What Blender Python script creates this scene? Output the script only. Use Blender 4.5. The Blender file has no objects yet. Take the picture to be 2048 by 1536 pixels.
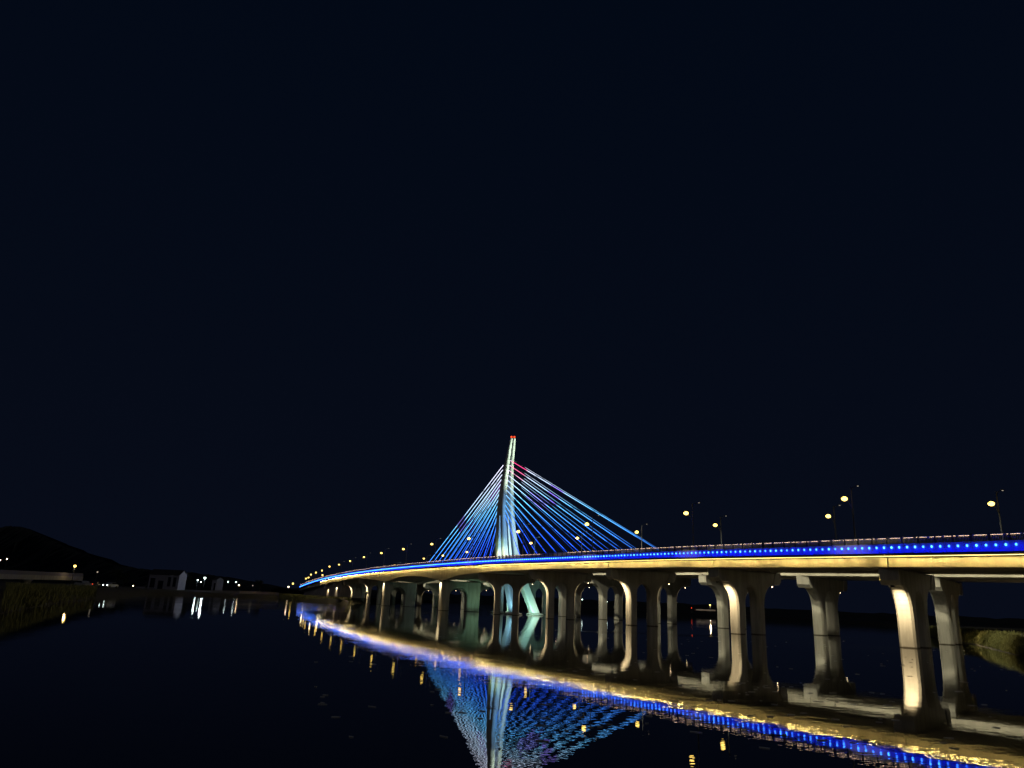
import bpy, bmesh, math, random
import numpy as np
from mathutils import Vector, Matrix

random.seed(7)
rng = np.random.default_rng(7)
sc = bpy.context.scene
COL = sc.collection
rad = math.radians

# ------------------------------------------------------------------ camera
F = 1460.0; RHO = math.atan(.047); PIT = math.atan(438.3 / 1460); CH = 2.65
_r0 = np.array([1, 0, 0.]); _f0 = np.array([0, math.cos(PIT), math.sin(PIT)]); _u0 = np.array([0, -math.sin(PIT), math.cos(PIT)])
_R = math.cos(RHO) * _r0 + math.sin(RHO) * _u0
_U = -math.sin(RHO) * _r0 + math.cos(RHO) * _u0
_C = np.array([0, 0, CH])
TH = rad(24.64)
DV = np.array([-math.sin(TH), math.cos(TH), 0]); NV = np.array([math.cos(TH), math.sin(TH), 0])

def ray(x, y): return (x - 1024) * _R - (y - 768) * _U + F * _f0
def on_d(x, y, D):
    v = ray(x, y); P = _C + v * (D / (NV @ v)); return P @ DV, P[2]
def on_s(x, y, s):
    v = ray(x, y); P = _C + v * (s / (DV @ v)); return P @ NV, P[2]
def on_z(x, y, h=0.):
    v = ray(x, y); return _C + v * ((h - CH) / v[2])
def at(x, y, Y):
    v = ray(x, y); return _C + v * (Y / v[1])
def W(s, D, h=0.): return s * DV + D * NV + np.array([0, 0, h])

cam_d = bpy.data.cameras.new('camera'); cam = bpy.data.objects.new('camera', cam_d); COL.objects.link(cam)
cam_d.sensor_width = 36; cam_d.lens = 36 * F / 2048; cam_d.clip_end = 6000; cam_d.clip_start = .05
M = Matrix.Identity(4)
for i in range(3):
    M[i][0] = _R[i]; M[i][1] = _U[i]; M[i][2] = -_f0[i]; M[i][3] = _C[i]
cam.matrix_world = M
sc.camera = cam

# ------------------------------------------------------------------ helpers
def tag(o, label=None, cat=None, group=None, kind=None):
    if label: o['label'] = label
    if cat: o['category'] = cat
    if group: o['group'] = group
    if kind: o['kind'] = kind
    return o

def empty(name, loc, label=None, cat=None, group=None):
    o = bpy.data.objects.new(name, None); COL.objects.link(o); o.location = Vector(loc)
    o.empty_display_size = .5
    return tag(o, label, cat, group)

def wloc(o):
    v = Vector((0, 0, 0))
    while o is not None:
        v = v + o.location; o = o.parent
    return v

class MB:
    """collects faces in world coordinates, links them as one mesh object"""
    def __init__(self): self.v = []; self.f = []; self.c = None
    def add(self, vs, fs):
        b = len(self.v); self.v += [tuple(map(float, q)) for q in vs]; self.f += [tuple(b + i for i in q) for q in fs]
    def hexa(self, p):
        self.add(p, [(0, 3, 2, 1), (4, 5, 6, 7), (0, 1, 5, 4), (1, 2, 6, 5), (2, 3, 7, 6), (3, 0, 4, 7)])
    def frame_box(self, o, ax, ay, az, x0, x1, y0, y1, z0, z1):
        o = np.array(o, float); g = lambda x, y, z: o + x * ax + y * ay + z * az
        self.hexa([g(x0, y0, z0), g(x1, y0, z0), g(x1, y1, z0), g(x0, y1, z0), g(x0, y0, z1), g(x1, y0, z1), g(x1, y1, z1), g(x0, y1, z1)])
    def box(self, x0, x1, y0, y1, z0, z1):
        self.frame_box((0, 0, 0), np.array([1, 0, 0]), np.array([0, 1, 0]), np.array([0, 0, 1]), x0, x1, y0, y1, z0, z1)
    def sdbox(self, s0, s1, D0, D1, h0, h1):
        self.frame_box((0, 0, 0), NV, DV, np.array([0, 0, 1]), D0, D1, s0, s1, h0, h1)
    def tube(self, pts, r, n=8, caps=True):
        pts = [np.array(p, float) for p in pts]; rs = r if hasattr(r, '__len__') else [r] * len(pts)
        base = len(self.v); prev = None
        for i, p in enumerate(pts):
            t = pts[min(i + 1, len(pts) - 1)] - pts[max(i - 1, 0)]; t = t / np.linalg.norm(t)
            a = np.array([0, 0, 1.]) if abs(t[2]) < .9 else np.array([1., 0, 0])
            if prev is not None: a = prev
            a = a - t * (a @ t); a /= np.linalg.norm(a); prev = a; b = np.cross(t, a)
            for k in range(n):
                q = 2 * math.pi * k / n
                self.v.append(tuple(p + rs[i] * (math.cos(q) * a + math.sin(q) * b)))
        for i in range(len(pts) - 1):
            for k in range(n):
                k2 = (k + 1) % n
                self.f.append((base + i * n + k, base + i * n + k2, base + (i + 1) * n + k2, base + (i + 1) * n + k))
        if caps:
            self.f.append(tuple(base + k for k in reversed(range(n))))
            self.f.append(tuple(base + (len(pts) - 1) * n + k for k in range(n)))
    def ball(self, c, r, nu=10, nv=6, sq=(1, 1, 1)):
        c = np.array(c, float); b = len(self.v)
        self.v.append(tuple(c + np.array([0, 0, r * sq[2]])))
        for j in range(1, nv):
            a = math.pi * j / nv
            for i in range(nu):
                q = 2 * math.pi * i / nu
                self.v.append(tuple(c + r * np.array([sq[0] * math.sin(a) * math.cos(q), sq[1] * math.sin(a) * math.sin(q), sq[2] * math.cos(a)])))
        self.v.append(tuple(c - np.array([0, 0, r * sq[2]])))
        for i in range(nu):
            self.f.append((b, b + 1 + i, b + 1 + (i + 1) % nu))
        for j in range(nv - 2):
            for i in range(nu):
                i2 = (i + 1) % nu; o = b + 1 + j * nu
                self.f.append((o + i, o + nu + i, o + nu + i2, o + i2))
        o = b + 1 + (nv - 2) * nu; e = len(self.v) - 1
        for i in range(nu): self.f.append((o + i, e, o + (i + 1) % nu))
    def sweep(self, sections, closed=True, caps=True):
        """sections: list of lists of world points with equal length"""
        m = len(sections[0]); b = len(self.v)
        for s_ in sections: self.v += [tuple(map(float, q)) for q in s_]
        for i in range(len(sections) - 1):
            for k in range(m if closed else m - 1):
                k2 = (k + 1) % m
                self.f.append((b + i * m + k, b + i * m + k2, b + (i + 1) * m + k2, b + (i + 1) * m + k))
        if caps and closed:
            self.f.append(tuple(b + k for k in reversed(range(m))))
            e = b + (len(sections) - 1) * m
            self.f.append(tuple(e + k for k in range(m)))
    def build(self, name, mat, parent=None, smooth=False, fix=True, bevel=0, loc=None):
        me = bpy.data.meshes.new(name); off = wloc(parent) if parent is not None else Vector(loc or (0, 0, 0))
        vs = [(x - off.x, y - off.y, z - off.z) for x, y, z in self.v]
        me.from_pydata(vs, [], self.f)
        if fix or bevel:
            bm = bmesh.new(); bm.from_mesh(me)
            bmesh.ops.recalc_face_normals(bm, faces=bm.faces)
            if bevel:
                ed = [e for e in bm.edges if len(e.link_faces) == 2 and e.calc_face_angle(0) > rad(50)]
                bmesh.ops.bevel(bm, geom=ed, offset=bevel, segments=1, affect='EDGES', clamp_overlap=True)
            bm.to_mesh(me); bm.free()
        if smooth: me.shade_smooth()
        o = bpy.data.objects.new(name, me); COL.objects.link(o)
        if mat: me.materials.append(mat)
        if parent is not None: o.parent = parent
        else: o.location = off
        return o

def copy_tree(o, parent=None):
    c = o.copy(); COL.objects.link(c)
    if parent is not None: c.parent = parent
    for ch in [q for q in o.children]: copy_tree(ch, c)
    return c

# ------------------------------------------------------------------ materials
def mat(name, col, rough=.7, metal=0., noise=0., nscale=1., bump=0., spec=.4, col2=None, stretch=(1, 1, 1)):
    m = bpy.data.materials.new(name); m.use_nodes = True; nt = m.node_tree; b = nt.nodes['Principled BSDF']
    b.inputs['Roughness'].default_value = rough; b.inputs['Metallic'].default_value = metal
    b.inputs['Specular IOR Level'].default_value = spec
    b.inputs['Base Color'].default_value = (*col, 1)
    if noise or bump or col2:
        tc = nt.nodes.new('ShaderNodeTexCoord'); mp = nt.nodes.new('ShaderNodeMapping'); mp.inputs['Scale'].default_value = stretch
        nt.links.new(tc.outputs['Object'], mp.inputs[0])
        n = nt.nodes.new('ShaderNodeTexNoise'); n.inputs['Scale'].default_value = nscale; n.inputs['Detail'].default_value = 6
        n.inputs['Roughness'].default_value = .65
        nt.links.new(mp.outputs[0], n.inputs['Vector'])
        if noise or col2:
            r = nt.nodes.new('ShaderNodeValToRGB')
            c2 = col2 or tuple(c * (1 - noise) for c in col)
            r.color_ramp.elements[0].position = .3; r.color_ramp.elements[1].position = .7
            r.color_ramp.elements[0].color = (*c2, 1); r.color_ramp.elements[1].color = (*col, 1)
            nt.links.new(n.outputs['Fac'], r.inputs['Fac']); nt.links.new(r.outputs['Color'], b.inputs['Base Color'])
        if bump:
            bu = nt.nodes.new('ShaderNodeBump'); bu.inputs['Strength'].default_value = bump; bu.inputs['Distance'].default_value = .05
            nt.links.new(n.outputs['Fac'], bu.inputs['Height']); nt.links.new(bu.outputs['Normal'], b.inputs['Normal'])
    return m

def emit(name, col, strength, sample=True, attr=None):
    m = bpy.data.materials.new(name); m.use_nodes = True; nt = m.node_tree
    for n in list(nt.nodes): nt.nodes.remove(n)
    o = nt.nodes.new('ShaderNodeOutputMaterial'); e = nt.nodes.new('ShaderNodeEmission')
    e.inputs['Color'].default_value = (*col, 1); e.inputs['Strength'].default_value = strength
    if attr:
        a = nt.nodes.new('ShaderNodeAttribute'); a.attribute_name = attr; nt.links.new(a.outputs['Color'], e.inputs['Color'])
    nt.links.new(e.outputs[0], o.inputs['Surface'])
    m.cycles.emission_sampling = 'AUTO' if sample else 'NONE'
    return m

concrete = mat('concrete', (.42, .40, .36), .85, noise=.42, nscale=.6, bump=.3, stretch=(2.2, 2.2, .3))
def wet_line(m, z0, z1, dark):
    """a dark algae stain left by the river on whatever stands in it"""
    nt = m.node_tree; b = nt.nodes['Principled BSDF']; src = b.inputs['Base Color'].links[0].from_socket
    g = nt.nodes.new('ShaderNodeNewGeometry'); x = nt.nodes.new('ShaderNodeSeparateXYZ'); nt.links.new(g.outputs['Position'], x.inputs[0])
    n = nt.nodes.new('ShaderNodeTexNoise'); n.inputs['Scale'].default_value = 2.5; nt.links.new(g.outputs['Position'], n.inputs['Vector'])
    a = nt.nodes.new('ShaderNodeMath'); a.operation = 'MULTIPLY_ADD'; a.inputs[1].default_value = -.12; nt.links.new(n.outputs['Fac'], a.inputs[0]); nt.links.new(x.outputs['Z'], a.inputs[2])
    r = nt.nodes.new('ShaderNodeMapRange'); r.inputs['From Min'].default_value = z0; r.inputs['From Max'].default_value = z1; nt.links.new(a.outputs[0], r.inputs['Value'])
    mx = nt.nodes.new('ShaderNodeMix'); mx.data_type = 'RGBA'; nt.links.new(r.outputs[0], mx.inputs['Factor'])
    mx.inputs[6].default_value = (*dark, 1); nt.links.new(src, mx.inputs[7]); nt.links.new(mx.outputs[2], b.inputs['Base Color'])
wet_line(concrete, -.01, .10, (.06, .05, .035))
girder_concrete = mat('girder_concrete', (.40, .37, .31), .8, noise=.30, nscale=.9, bump=.15, stretch=(1, 1, .22))
panel_mat = mat('parapet_panel_paint', (.30, .32, .55), .6, noise=.12, nscale=1.2)
rail_metal = mat('rail_metal', (.24, .23, .23), .5, .2, noise=.2, nscale=3)
dark_metal = mat('dark_metal', (.035, .035, .04), .5, .5, noise=.2, nscale=4)
pole_metal = mat('pole_metal', (.07, .075, .085), .9, 0., noise=.2, nscale=2, spec=.05)
asphalt = mat('asphalt', (.05, .05, .05), .9, noise=.3, nscale=4)
tower_paint = mat('tower_paint', (.62, .63, .62), .6, noise=.1, nscale=.3, bump=.05)
white_wall = mat('white_render_wall', (.21, .20, .245), .9, noise=.12, nscale=.8)
roof_tile = mat('roof_tile', (.04, .037, .037), .85, noise=.3, nscale=3)
glass_dark = mat('dark_glass', (.01, .01, .014), .1)
soil = mat('river_bank_soil', (.055, .05, .035), .95, noise=.5, nscale=.35, bump=.6)
hill_mat = mat('wooded_hill', (.05, .058, .05), 1, noise=.5, nscale=.05)
grass_mat = mat('grass_blades', (.21, .21, .07), .8, noise=.5, nscale=.6)
bank_stone = mat('bank_revetment', (.22, .20, .18), .9, noise=.3, nscale=.4, bump=.3)
abut = mat('abutment_concrete', (.30, .27, .27), .9, noise=.3, nscale=.4)
car_dark = mat('car_paint_dark', (.05, .05, .06), .3, .3)
car_light = mat('car_paint_silver', (.35, .36, .38), .35, .4)
tyre = mat('tyre_rubber', (.02, .02, .02), .9)
foam_mat = mat('foam', (.65, .64, .66), .7, noise=.3, nscale=9)
foliage = mat('foliage', (.05, .06, .03), .9, noise=.5, nscale=1.2)
bark = mat('bark', (.06, .05, .04), .9, noise=.3, nscale=2)

E_BLUE = emit('blue_strip_light', (.0, .0025, 1.), 40.0)
E_DOT = emit('blue_led', (.035, .20, 1.), 10., False)
_nt = E_DOT.node_tree; _oi = _nt.nodes.new('ShaderNodeObjectInfo'); _mr = _nt.nodes.new('ShaderNodeMapRange')
_mr.inputs['To Min'].default_value = 4.5; _mr.inputs['To Max'].default_value = 13.
_nt.links.new(_oi.outputs['Random'], _mr.inputs['Value']); _nt.links.new(_mr.outputs[0], _nt.nodes['Emission'].inputs['Strength'])
E_YEL = emit('yellow_strip_light', (1., .72, .22), 310.0)
E_RAIL = emit('warm_rail_light', (1., .66, .40), 12.)
E_LAMP = emit('street_lamp_lens', (1., .64, .13), 5.2, False)
E_LAMP2 = emit('street_lamp_lens_dim', (1., .85, .65), .5, False)
E_WARM = emit('warm_bulb', (1., .70, .40), 14., False)
E_RED = emit('red_beacon', (1., .07, .02), 2.2, False)
E_WHITE = emit('white_bulb', (.80, 1., .93), 9., False)
E_CABLE = emit('cable_led', (1, 1, 1), 1.0, False, attr='led')

# ------------------------------------------------------------------ world
w = bpy.data.worlds.new('World'); sc.world = w; w.use_nodes = True; nt = w.node_tree
bg = nt.nodes['Background']
tc = nt.nodes.new('ShaderNodeTexCoord'); sp = nt.nodes.new('ShaderNodeSeparateXYZ'); cr = nt.nodes.new('ShaderNodeValToRGB')
nt.links.new(tc.outputs['Generated'], sp.inputs[0]); nt.links.new(sp.outputs['Z'], cr.inputs['Fac'])
cr.color_ramp.elements[0].position = 0.; cr.color_ramp.elements[0].color = (.0024, .0037, .0092, 1)
cr.color_ramp.elements[1].position = .7; cr.color_ramp.elements[1].color = (.0009, .0028, .0078, 1)
nt.links.new(cr.outputs['Color'], bg.inputs['Color']); bg.inputs['Strength'].default_value = 1.0

fill_sun_d = bpy.data.lights.new('fill_sun', 'SUN'); fill_sun_d.energy = .065; fill_sun_d.angle = rad(12); fill_sun_d.color = (1, .95, .88)  # soft fill added from behind the camera, standing in for town glow
fill_sun = bpy.data.objects.new('fill_sun', fill_sun_d); COL.objects.link(fill_sun)
fill_sun.rotation_euler = (rad(68), 0, rad(-22))

def point(name, loc, power, col, parent=None, radius=.15):
    l = bpy.data.lights.new(name, 'POINT'); l.energy = power; l.color = col; l.shadow_soft_size = radius
    o = bpy.data.objects.new(name, l); COL.objects.link(o)
    off = wloc(parent) if parent is not None else Vector((0, 0, 0))
    o.location = Vector(loc) - off
    if parent is not None: o.parent = parent
    return o
def spot(name, loc, target, power, col, angle, parent=None, radius=.1, blend=.6):
    l = bpy.data.lights.new(name, 'SPOT'); l.energy = power; l.color = col; l.shadow_soft_size = radius
    l.spot_size = rad(angle); l.spot_blend = blend
    o = bpy.data.objects.new(name, l); COL.objects.link(o)
    off = wloc(parent) if parent is not None else Vector((0, 0, 0))
    o.location = Vector(loc) - off
    o.rotation_euler = (Vector(target) - Vector(loc)).to_track_quat('-Z', 'Y').to_euler()
    if parent is not None: o.parent = parent
    return o

# ------------------------------------------------------------------ profiles of the near deck
HP = [(2048, 1065.5), (1900, 1071.2), (1760, 1075.8), (1640, 1081.5), (1480, 1087.6), (1360, 1092.3), (1320, 1094.4), (1180, 1101.9), (1129, 1104.6), (1084, 1107.4),
      (1010, 1111), (920, 1117.3), (830, 1125.7), (760, 1133.2), (700, 1142), (650, 1152.3), (620, 1161.5), (600, 1170)]
BP = [(2048, 1134.5), (1775, 1134.), (1640, 1134.8), (1430, 1134.6), (1320, 1134.6), (1180, 1136.5), (1100, 1138), (1060, 1139.5), (1000, 1141.8), (960, 1145), (951, 1145.6),
      (921, 1149.6), (903, 1154.2), (884.7, 1161), (879, 1161), (871, 1158.6), (848, 1153.6), (830, 1152), (819, 1151.7), (799, 1153.8), (775, 1161.9), (768, 1163.5), (760, 1161), (744, 1158), (727, 1157),
      (716, 1156.6), (689, 1160), (658, 1166), (642, 1170), (627, 1174)]
hs = sorted(on_d(x, y, 69.2) for x, y in HP); bs = sorted(on_d(x, y, 69.4) for x, y in BP)
SG = np.arange(-30, 440, 1.0)
def mk(pts, sm):
    xs = [p[0] for p in pts]; ys = [p[1] for p in pts]
    s0 = (ys[3] - ys[0]) / (xs[3] - xs[0]); s1 = (ys[-1] - ys[-3]) / (xs[-1] - xs[-3])
    y = np.interp(SG, xs, ys); y = np.where(SG < xs[0], ys[0] + (SG - xs[0]) * s0 * .8, y); y = np.where(SG > xs[-1], ys[-1] + (SG - xs[-1]) * s1, y)
    if sm:
        k = np.exp(-.5 * (np.arange(-3 * sm, 3 * sm + 1) / sm) ** 2); k /= k.sum()
        y = np.convolve(np.pad(y, 3 * sm, mode='edge'), k, 'valid')
    return y
HG = mk(hs, 9); BG = mk(bs, 2)
Hh = lambda s: float(np.interp(s, SG, HG))
Bh = lambda s: float(min(np.interp(s, SG, BG), np.interp(s, SG, HG) - 2.35))
S0, S1 = -6., 404.
DF, DB = 69.0, 83.0          # near deck outer faces
Z = np.array([0, 0, 1.])

def sta(a, b, step=2.5):
    n = max(1, int(round((b - a) / step))); return list(np.linspace(a, b, n + 1))

# ================================================================== THE NEAR BRIDGE
near = empty('road_bridge', W(190, 76, 0), 'nearer road bridge with blue lit parapet and gold lit girder on curved piers', 'bridge')

def s_of(x, D): return on_d(x, 1150, D)[0]
NEAR_PIERS = [  # front x at the fascia, back x at the rear edge (or None)
    (1778, 1849), (1427, 1550), (1217, 1345), (1058, 1184), (957, 1072), (719, None), (689, None), (669, None), (652.5, None)]
pier_s = [s_of(x, 69.4) for x, _ in NEAR_PIERS]
main_s = [s_of(881, 69.4), s_of(768, 69.4)]
joints = [S0, 0.0, pier_s[0] - 27.0] + pier_s[:5] + main_s + pier_s[5:] + [368, S1]
for a, b in zip(joints[:-1], joints[1:]):
    m = MB(); sec = []
    for s in sta(a + .06, b - .06, 1.6 if 160 < a < 275 else 3):
        H, B = Hh(s), Bh(s)
        sec.append([W(s, 69.4, B), W(s, 69.4, H - 1.86), W(s, 69.0, H - 1.80), W(s, 69.0, H - 1.70), W(s, 69.25, H - 1.70), W(s, 69.25, H - 1.1),
                    W(s, 82.75, H - 1.1), W(s, 82.75, H - 1.7), W(s, 83.0, H - 1.72), W(s, 83.0, H - 1.80), W(s, 82.6, H - 1.86), W(s, 82.6, B),
                    W(s, 79.8, B), W(s, 79.6, B + .35), W(s, 72.4, B + .35), W(s, 72.2, B)])
    m.sweep(sec); m.build('girder', girder_concrete, near)

def run(name, mt, fn, a=S0, b=S1, step=3., parent=near):
    m = MB(); m.sweep([fn(s) for s in sta(a, b, step)]); return m.build(name, mt, parent)
def rect(s, D0, D1, h0, h1): return [W(s, D0, h0), W(s, D1, h0), W(s, D1, h1), W(s, D0, h1)]
run('road_surface', asphalt, lambda s: rect(s, 69.7, 82.3, Hh(s) - 1.096, Hh(s) - 1.05))
run('parapet', panel_mat, lambda s: rect(s, 69.02, 69.245, Hh(s) - 1.66, Hh(s) - .66))
run('light_trough', dark_metal, lambda s: [W(s, 68.46, Hh(s) - 1.76), W(s, 69.015, Hh(s) - 1.74), W(s, 69.015, Hh(s) - 1.70), W(s, 68.50, Hh(s) - 1.72), W(s, 68.50, Hh(s) - 1.66), W(s, 68.46, Hh(s) - 1.66)])
run('handrail', rail_metal, lambda s: rect(s, 69.06, 69.2, Hh(s) - .07, Hh(s)))
run('light_shade', dark_metal, lambda s: rect(s, 68.99, 69.025, Hh(s) - 1.872, Hh(s) - 1.802))
run('bottom_rail', rail_metal, lambda s: rect(s, 69.09, 69.17, Hh(s) - .64, Hh(s) - .60))

def strip(name, mt, fn, a, b, step, gap=.05, parent=near, dead=0.):
    m = MB(); s = a
    while s < b - .01:
        e = min(s + step, b)
        q = fn(s) + fn(e - gap)
        if rng.random() < dead:      # a worn module shines over a fraction of its width only
            q = [q[0], q[0] + (q[1] - q[0]) * .22, q[2], q[2] + (q[3] - q[2]) * .22]
        m.add(q, [(0, 1, 3, 2)]); s = e
    return m.build(name, mt, parent, fix=False)
def orient(fn, up):   # keep quads double sided - emission works on both sides, the housing hides the back
    return fn
_bl = lambda s: [W(s, 68.52, Hh(s) - 1.705), W(s, 68.60, Hh(s) - 1.708)]
strip('blue_strip_light', E_BLUE, _bl, S0 + .1, 163, 1.5)
strip('blue_strip_light', emit('blue_strip_light_main_span', (.0, .0025, 1.), 120.), _bl, 163, S1 - .2, 1.5)
_yl = lambda s: [W(s, 69.15, Hh(s) - 1.842), W(s, 69.21, Hh(s) - 1.846)]
strip('yellow_strip_light', E_YEL, _yl, S0 + .1, 163, 1.2, dead=.13)
strip('yellow_strip_light', emit('yellow_strip_light_main_span', (1., .70, .22), 150.), _yl, 163, 352, 1.2, dead=.22)
m = MB(); m.tube([W(s, 69.24, Hh(s) - 1.895) for s in sta(S0, 163, 3)], .026, 6)
m.build('yellow_light_tube', emit('yellow_light_tube', (1., .72, .22), 6., False), near)
# warm light under the handrail, dark where a length has failed (as in the photograph between s=124 and s=133)
for ra, rb in ((S0, 123.), (133., S1 - 1)):
    m = MB(); s = ra
    while s < rb:
        q = [W(s, 69.10, Hh(s) - .075), W(s, 69.16, Hh(s) - .075), W(s + 1.2, 69.10, Hh(s + 1.2) - .075), W(s + 1.2, 69.16, Hh(s + 1.2) - .075)]
        m.add(q, [(0, 1, 3, 2)]); s += 1.5
    m.build('rail_strip_light', E_RAIL, near, fix=False)
# balusters
m = MB(); s = S0
while s < 250:
    H = Hh(s); t = .022
    m.sdbox(s - t, s + t, 69.11, 69.155, H - .60, H - .07); s += .15 if s < 150 else .3
m.build('balusters', rail_metal, near)
# posts: a hundred that show largest as parts, the rest as one part
rest = MB(); k = 0; s = 36.0
while s < S1 - 1:
    H = Hh(s); mb = MB() if k < 100 else rest
    mb.sdbox(s - .06, s + .06, 69.0, 69.2, H - .66, H - .005)
    mb.sdbox(s - .09, s + .09, 68.99, 69.21, H - .005, H + .05)
    if k < 100: mb.build('rail_post', dark_metal, near)
    s += 1.8; k += 1
s = S0
while s < 35:
    H = Hh(s); rest.sdbox(s - .06, s + .06, 69.0, 69.2, H - .66, H); s += 1.8
tag(rest.build('rail_post', dark_metal, near), kind='stuff')
# round blue led lamps on the parapet
rest = MB(); k = 0; s = 36.4
def dot(mb, s, r=.09):
    H = Hh(s); mb.ball(W(s, 68.96, H - 1.03), r, 8, 6, (1, 1, 1.25))
proto = MB(); proto.ball((0, 0, 0), .082, 8, 6, (1, 1, 1.25)); pm = None
while s < S1 - 1:
    if k < 100:
        if pm is None:
            o = MB(); dot(o, s); o = o.build('led_lamp', E_DOT, near, smooth=True); pm = (o, s)
        else:
            o = pm[0].copy(); COL.objects.link(o); o.parent = near
            o.location = Vector(W(s, 0, Hh(s)) - W(pm[1], 0, Hh(pm[1])))
    else: dot(rest, s)
    s += .9; k += 1
s = S0 + .5
while s < 36: dot(rest, s); s += .9
tag(rest.build('led_lamp', E_DOT, near, smooth=True), kind='stuff')
# drain pipe with its brackets
m = MB()
m.tube([W(s, 68.93, Hh(s) - 1.99) for s in sta(S0, 108, 3)], .055, 6)
m.build('drain_pipe', dark_metal, near)
m = MB(); s = S0 + 1
while s < 330:
    m.sdbox(s - .04, s + .04, 68.9, 69.39, Hh(s) - 2.06, Hh(s) - 1.93 if s < 108 else Hh(s) - 1.98); s += 2.7
m.build('pipe_bracket', dark_metal, near)
# rear parapet of the near deck
run('rear_parapet', panel_mat, lambda s: rect(s, 82.76, 82.98, Hh(s) - 1.68, Hh(s) - .6))

WARM = (1., .78, .44)
def pier(parent, fs, bs_, Df, Db, ztop_f, ztop_b, lit=(1, 1), pw=(90, 60), Bfun=None, wet=-1.2, coltint=WARM, leg=(.29, .405, .61, .725)):
    """a portal pier: cap with two flared legs, brackets at both ends. fs/bs_: stations of its front and rear ends"""
    A = W(fs, Df); Bp = W(bs_, Db); L = float(np.linalg.norm(Bp - A)); ax = (Bp - A) / L; an = np.array([-ax[1], ax[0], 0])
    top = lambda u: ztop_f + (ztop_b - ztop_f) * u / L
    tau = .85
    l0, l1, l2, l3 = [q * L for q in leg]
    out = []
    def arc(u0, h0, u1, h1, n, mode):
        r = []
        for i in range(n + 1):
            q = math.pi / 2 * i / n
            if mode == 'out': r.append((u0 + (u1 - u0) * math.sin(q), h0 + (h1 - h0) * (1 - math.cos(q))))
            else: r.append((u0 + (u1 - u0) * (1 - math.cos(q)), h0 + (h1 - h0) * math.sin(q)))
        return r
    tf, tb = top(0), top(L)
    bl = 1.75
    P = [(0.5, tf - .02), (0.5, tf - bl + .3), (1.15, tf - bl)]
    P += arc(1.15, tf - bl, l0, tf - 4.9, 9, 'out')[1:] + [(l0, wet), (l1, wet)]
    P += arc(l1, top(l1) - 4.0, (l1 + l2) / 2, top(L / 2) - 2.25, 7, 'in')
    P += list(reversed(arc(l2, top(l2) - 4.0, (l1 + l2) / 2, top(L / 2) - 2.25, 7, 'in')))[1:] + [(l2, wet), (l3, wet)]
    P += list(reversed(arc(L - 1.15, tb - bl, l3, tb - 4.9, 9, 'out')))
    P += [(L - .5, tb - bl + .3), (L - .5, tb - .02)]
    m = MB(); g = lambda u, v, h: A + u * ax + v * an + np.array([0, 0, h])
    n = len(P)
    m.add([g(u, -tau, h) for u, h in P] + [g(u, tau, h) for u, h in P],
          [tuple(range(n)), tuple(reversed(range(n, 2 * n)))] + [(i, i + n, (i + 1) % n + n, (i + 1) % n) for i in range(n)])
    pr = m.build('pier', concrete, parent, bevel=.22)
    for end in (0, 1):
        b = MB(); f = (lambda u: u) if end == 0 else (lambda u: L - u); t = tf if end == 0 else tb
        Q = [(0, t - .03), (0, t - bl + .45), (.45, t - bl - .02), (1.75, t - bl - .02), (1.05, t - .03)]
        b.add([g(f(u), -tau - .16, h) for u, h in Q] + [g(f(u), tau + .16, h) for u, h in Q],
              [tuple(range(5)), tuple(reversed(range(5, 10)))] + [(i, i + 5, (i + 1) % 5 + 5, (i + 1) % 5) for i in range(5)])
        b.build('bracket', concrete, pr, bevel=.03)
        if lit[end]:
            q = MB(); u = .8; hh = t - bl - .10
            q.frame_box(g(f(u), 0, hh), ax, an, Z, -.14, .14, -.16, .16, -.14, .06)
            fx = q.build('floodlight', dark_metal, pr)
            if end == 0 and parent is near: e = None
            else: e = MB(); e.ball(g(f(u), 0, hh - .15), .085, 8, 5); e.build('bulb', E_WARM, pr, smooth=True)
            lu = l0 if end == 0 else L - l3
            spot('pier_spot', g(f(u + .5), 0, hh - .25), g(f(lu + .5), 0, hh - 5.6), pw[end] * 70, coltint, 120, pr, .12, .8)
    return pr

for i, (xf, xb) in enumerate(NEAR_PIERS):
    fs = s_of(xf, 69.45)
    fs = s_of(xf, 69.95)
    if xb: bk = s_of(xb, 82.5)
    else: bk = fs - .6
    if i >= 5: bk = fs + 0.4
    pier(near, fs, bk, 69.95, 82.55, Bh(fs), Bh(fs), lit=(1, 1) if i != 0 else (1, 0), pw=(46 if i < 7 else 24, 12))
pier(near, pier_s[0] - 27.0, pier_s[0] - 22, 69.95, 82.55, Bh(pier_s[0] - 27), Bh(pier_s[0] - 27), lit=(1, 0), pw=(34, 12))
# wall piers under the haunched span
for sx in main_s:
    m = MB(); b = Bh(sx)
    P = [(69.6, b - .02), (69.75, -1.2), (72.1, -1.2), (72.1, 3.6)] + [(72.1 + 2.5 * (1 - math.cos(q)), 3.6 + 2.4 * math.sin(q)) for q in np.linspace(.2, math.pi - .2, 11)] + [(77.1, 3.6), (77.1, -1.2), (80.8, -1.2), (81.0, b - .02)]
    sec = [[W(sx + v, D, h) for D, h in P] for v in (-1.0, 1.0)]
    m.sweep(sec); pr = m.build('pier', concrete, near, bevel=.2)
    q = MB(); q.sdbox(sx - .2, sx + .2, 69.1, 69.45, b - .15, b + .1); q.build('floodlight', dark_metal, pr)
    spot('pier_spot', W(sx, 68.8, b - .2), W(sx, 70.3, 2), 2600, WARM, 110, pr, .1, .8)

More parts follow.
